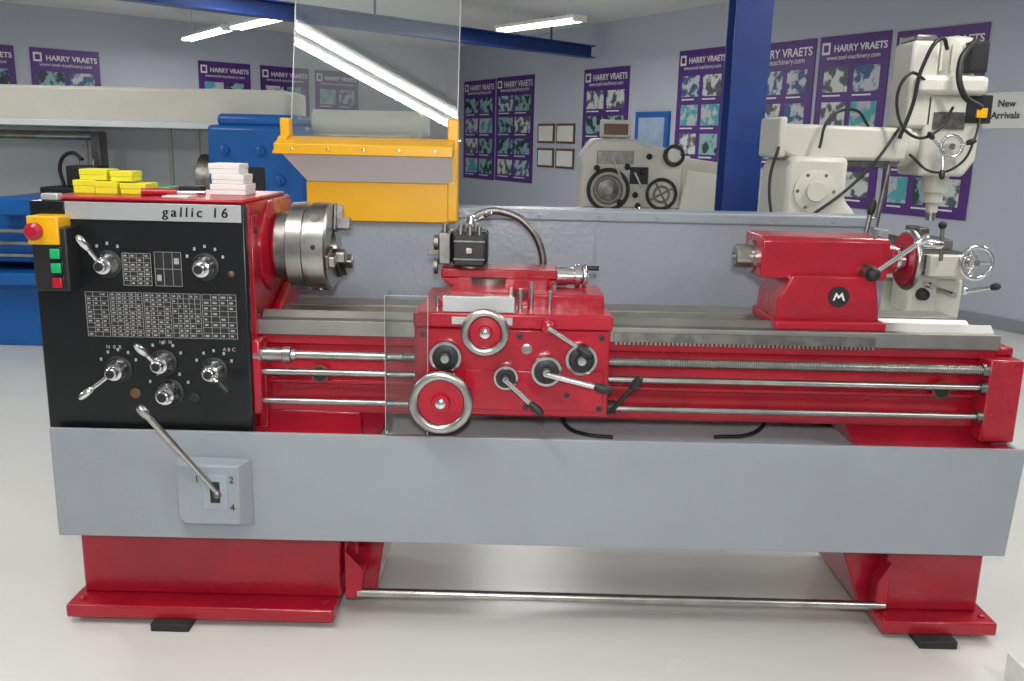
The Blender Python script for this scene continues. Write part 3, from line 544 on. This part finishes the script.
for k in range(12): 
    an=k*math.pi/6; boxes(Mi,'motor_fin_%d'%k,[(2.10+.098*math.cos(an)-.006,2.10+.098*math.cos(an)+.006,yc+.02+.098*math.sin(an)-.006,yc+.02+.098*math.sin(an)+.006,1.77,1.89)],CRM)
box(Mi,'feed_gearbox',1.84,1.97,2.08,2.3,1.50,1.90,CRM,.018); box(Mi,'gearbox_top_cap',1.855,1.955,2.1,2.28,1.895,1.93,STEELD,.01)
box(Mi,'motor_terminal_box',2.10,2.19,2.06,2.14,1.76,1.90,BLKM,.01); rev(Mi,'quill',(2.07,yc,1.30),(0,0,-1),[(0,.062),(.10,.062),(.11,.045),(.15,.045),(.16,.028),(.20,.028)],CRM,30); cyl(Mi,'spindle_nose',(2.07,yc,1.11),(2.07,yc,1.06),.022,STEEL)
torus(Mi,'quill_feed_wheel',(2.05,2.03,1.42),(0,1,0),.05,.008,CHR); cyl(Mi,'quill_wheel_shaft',(2.05,2.02,1.42),(2.05,2.09,1.42),.015,CHR)
for k in range(3):
    an=k*2.09+.4; lever(Mi,'quill_lever_%d'%k,(2.02,2.05,1.40),(2.02+.10*math.cos(an),2.0,1.40+.10*math.sin(an)),.007,CHR,BLKM,.014)
box(Mi,'head_name_plate',1.97,2.12,2.072,2.08,1.50,1.58,STEELD,.002)
box(Mi,'warning_label',2.165,2.215,2.06,2.075,1.555,1.60,YEL,.002); box(Mi,'switch_gear',2.12,2.24,2.07,2.2,1.53,1.66,BLKM,.006)
tube(Mi,'power_cable_1',[(1.98,2.04,1.86),(1.93,2.0,1.9),(1.86,2.0,1.78),(1.84,2.02,1.60),(1.80,2.03,1.45)],.009,BLKM)
tube(Mi,'power_cable_2',[(2.11,2.05,1.90),(2.03,2.0,1.80),(2.05,1.98,1.66),(2.16,2.02,1.60)],.014,BLKM)
tube(Mi,'power_cable_3',[(1.80,2.04,1.50),(1.70,2.0,1.36),(1.60,1.98,1.25),(1.4,1.93,1.10),(1.3,1.95,1.03)],.007,BLKM)
tube(Mi,'power_cable_4',[(1.90,2.05,1.72),(1.80,2.0,1.74),(1.76,2.0,1.60),(1.86,2.0,1.46),(1.98,2.02,1.50),(2.04,2.04,1.60)],.007,BLKM)
tube(Mi,'power_cable_5',[(2.18,2.06,1.55),(2.14,2.0,1.46),(2.08,1.99,1.34),(1.98,2.02,1.30),(1.86,2.04,1.38)],.006,BLKM)
tube(Mi,'power_cable_6',[(1.24,2.04,1.40),(1.20,2.0,1.25),(1.22,1.96,1.05),(1.27,1.96,.90)],.007,BLKM)
tube(Mi,'work_lamp_arm',[(1.72,2.2,1.50),(1.60,2.1,1.58),(1.46,2.03,1.53),(1.42,2.0,1.40)],.007,BLKM)
cyl(Mi,'depth_rod',(1.78,2.06,1.33),(1.74,2.05,1.02),.012,STEELD); 
prism(Mi,'knee',[(1.62,.36),(1.85,.36),(2.18,.60),(2.18,.80),(1.62,.80)],2.0,2.4,CRM,.02); box(Mi,'saddle',1.74,2.16,1.95,2.45,.80,.87,CRM,.01)
box(Mi,'table',1.84,2.10,1.78,2.8,.87,.94,STEELD,.006); box(Mi,'table_end_bracket',1.88,2.08,1.73,1.78,.84,.94,CRM,.008)
torus(Mi,'table_handwheel',(2.04,1.64,.92),(0,1,0),.07,.010,CHR); rev(Mi,'table_dial',(2.04,1.73,.92),(0,-1,0),[(0,.04),(.05,.035),(.06,.02),(.10,.015)],CHR)
for k in range(3):
    an=k*2.09; cyl(Mi,'handwheel_spoke_%d'%k,(2.04,1.64,.92),(2.04+.07*math.cos(an),1.64,.92+.07*math.sin(an)),.007,CHR)
rev(Mi,'knee_crank_hub',(2.16,2.1,.72),ax,[(0,.035),(.05,.03),(.06,.02)],CHR); lever(Mi,'knee_crank',(2.21,2.08,.72),(2.32,2.0,.76),.009,CHR,BLKM,.018); ball(Mi,'crank_ball',(2.22,2.07,.73),.022,CHR)
rev(Mi,'cross_feed_dial',(2.16,2.3,.83),ax,[(0,.04),(.06,.035),(.08,.02)],CHR); cyl(Mi,'cross_lever',(1.92,1.72,.92),(1.88,1.66,1.08),.009,STEELD); ball(Mi,'cross_lever_ball',(1.88,1.66,1.08),.018,BLKM)
for i,(x,z) in enumerate(((1.82,.86),(1.9,.80),(2.0,.76))): cyl(Mi,'stop_rod_%d'%i,(x,1.9,z),(x,1.72,z),.014,CHR)
box(Mi,'vice',1.90,2.08,1.95,2.15,.94,.99,STEEL,.006); box(Mi,'vice_jaw',1.92,1.97,1.97,2.13,.99,1.04,STEELD,.004)
box(Mi,'drive_box',1.82,1.96,1.80,1.98,.66,.84,CRM,.012); rev(Mi,'drive_knob',(1.89,1.80,.75),(0,-1,0),[(0,.03),(.03,.025),(.04,.01)],BLKM)
# packaging at the bottom-right
pk=root('white_carton',(1.5,-.3,0)); box(pk,'tray',1.37,1.62,-.42,-.12,0,.05,CARD,.003); box(pk,'flap',1.365,1.37,-.43,-.11,0,.075,CARD,.001)
# ---------------------------------------------------------------- lights
fl=bpy.data.lights.new('camera_flash','AREA'); fl.size=.12; fl.energy=32; fl.color=(1,.98,.95)
fo=bpy.data.objects.new('camera_flash',fl); fo.location=(.0,-2.38,1.58); fo.rotation_euler=(math.radians(76),0,0); COL.objects.link(fo)
w=bpy.data.worlds.new('w'); sc.world=w; w.use_nodes=True; w.node_tree.nodes['Background'].inputs[0].default_value=(.6,.7,.85,1); w.node_tree.nodes['Background'].inputs[1].default_value=.3
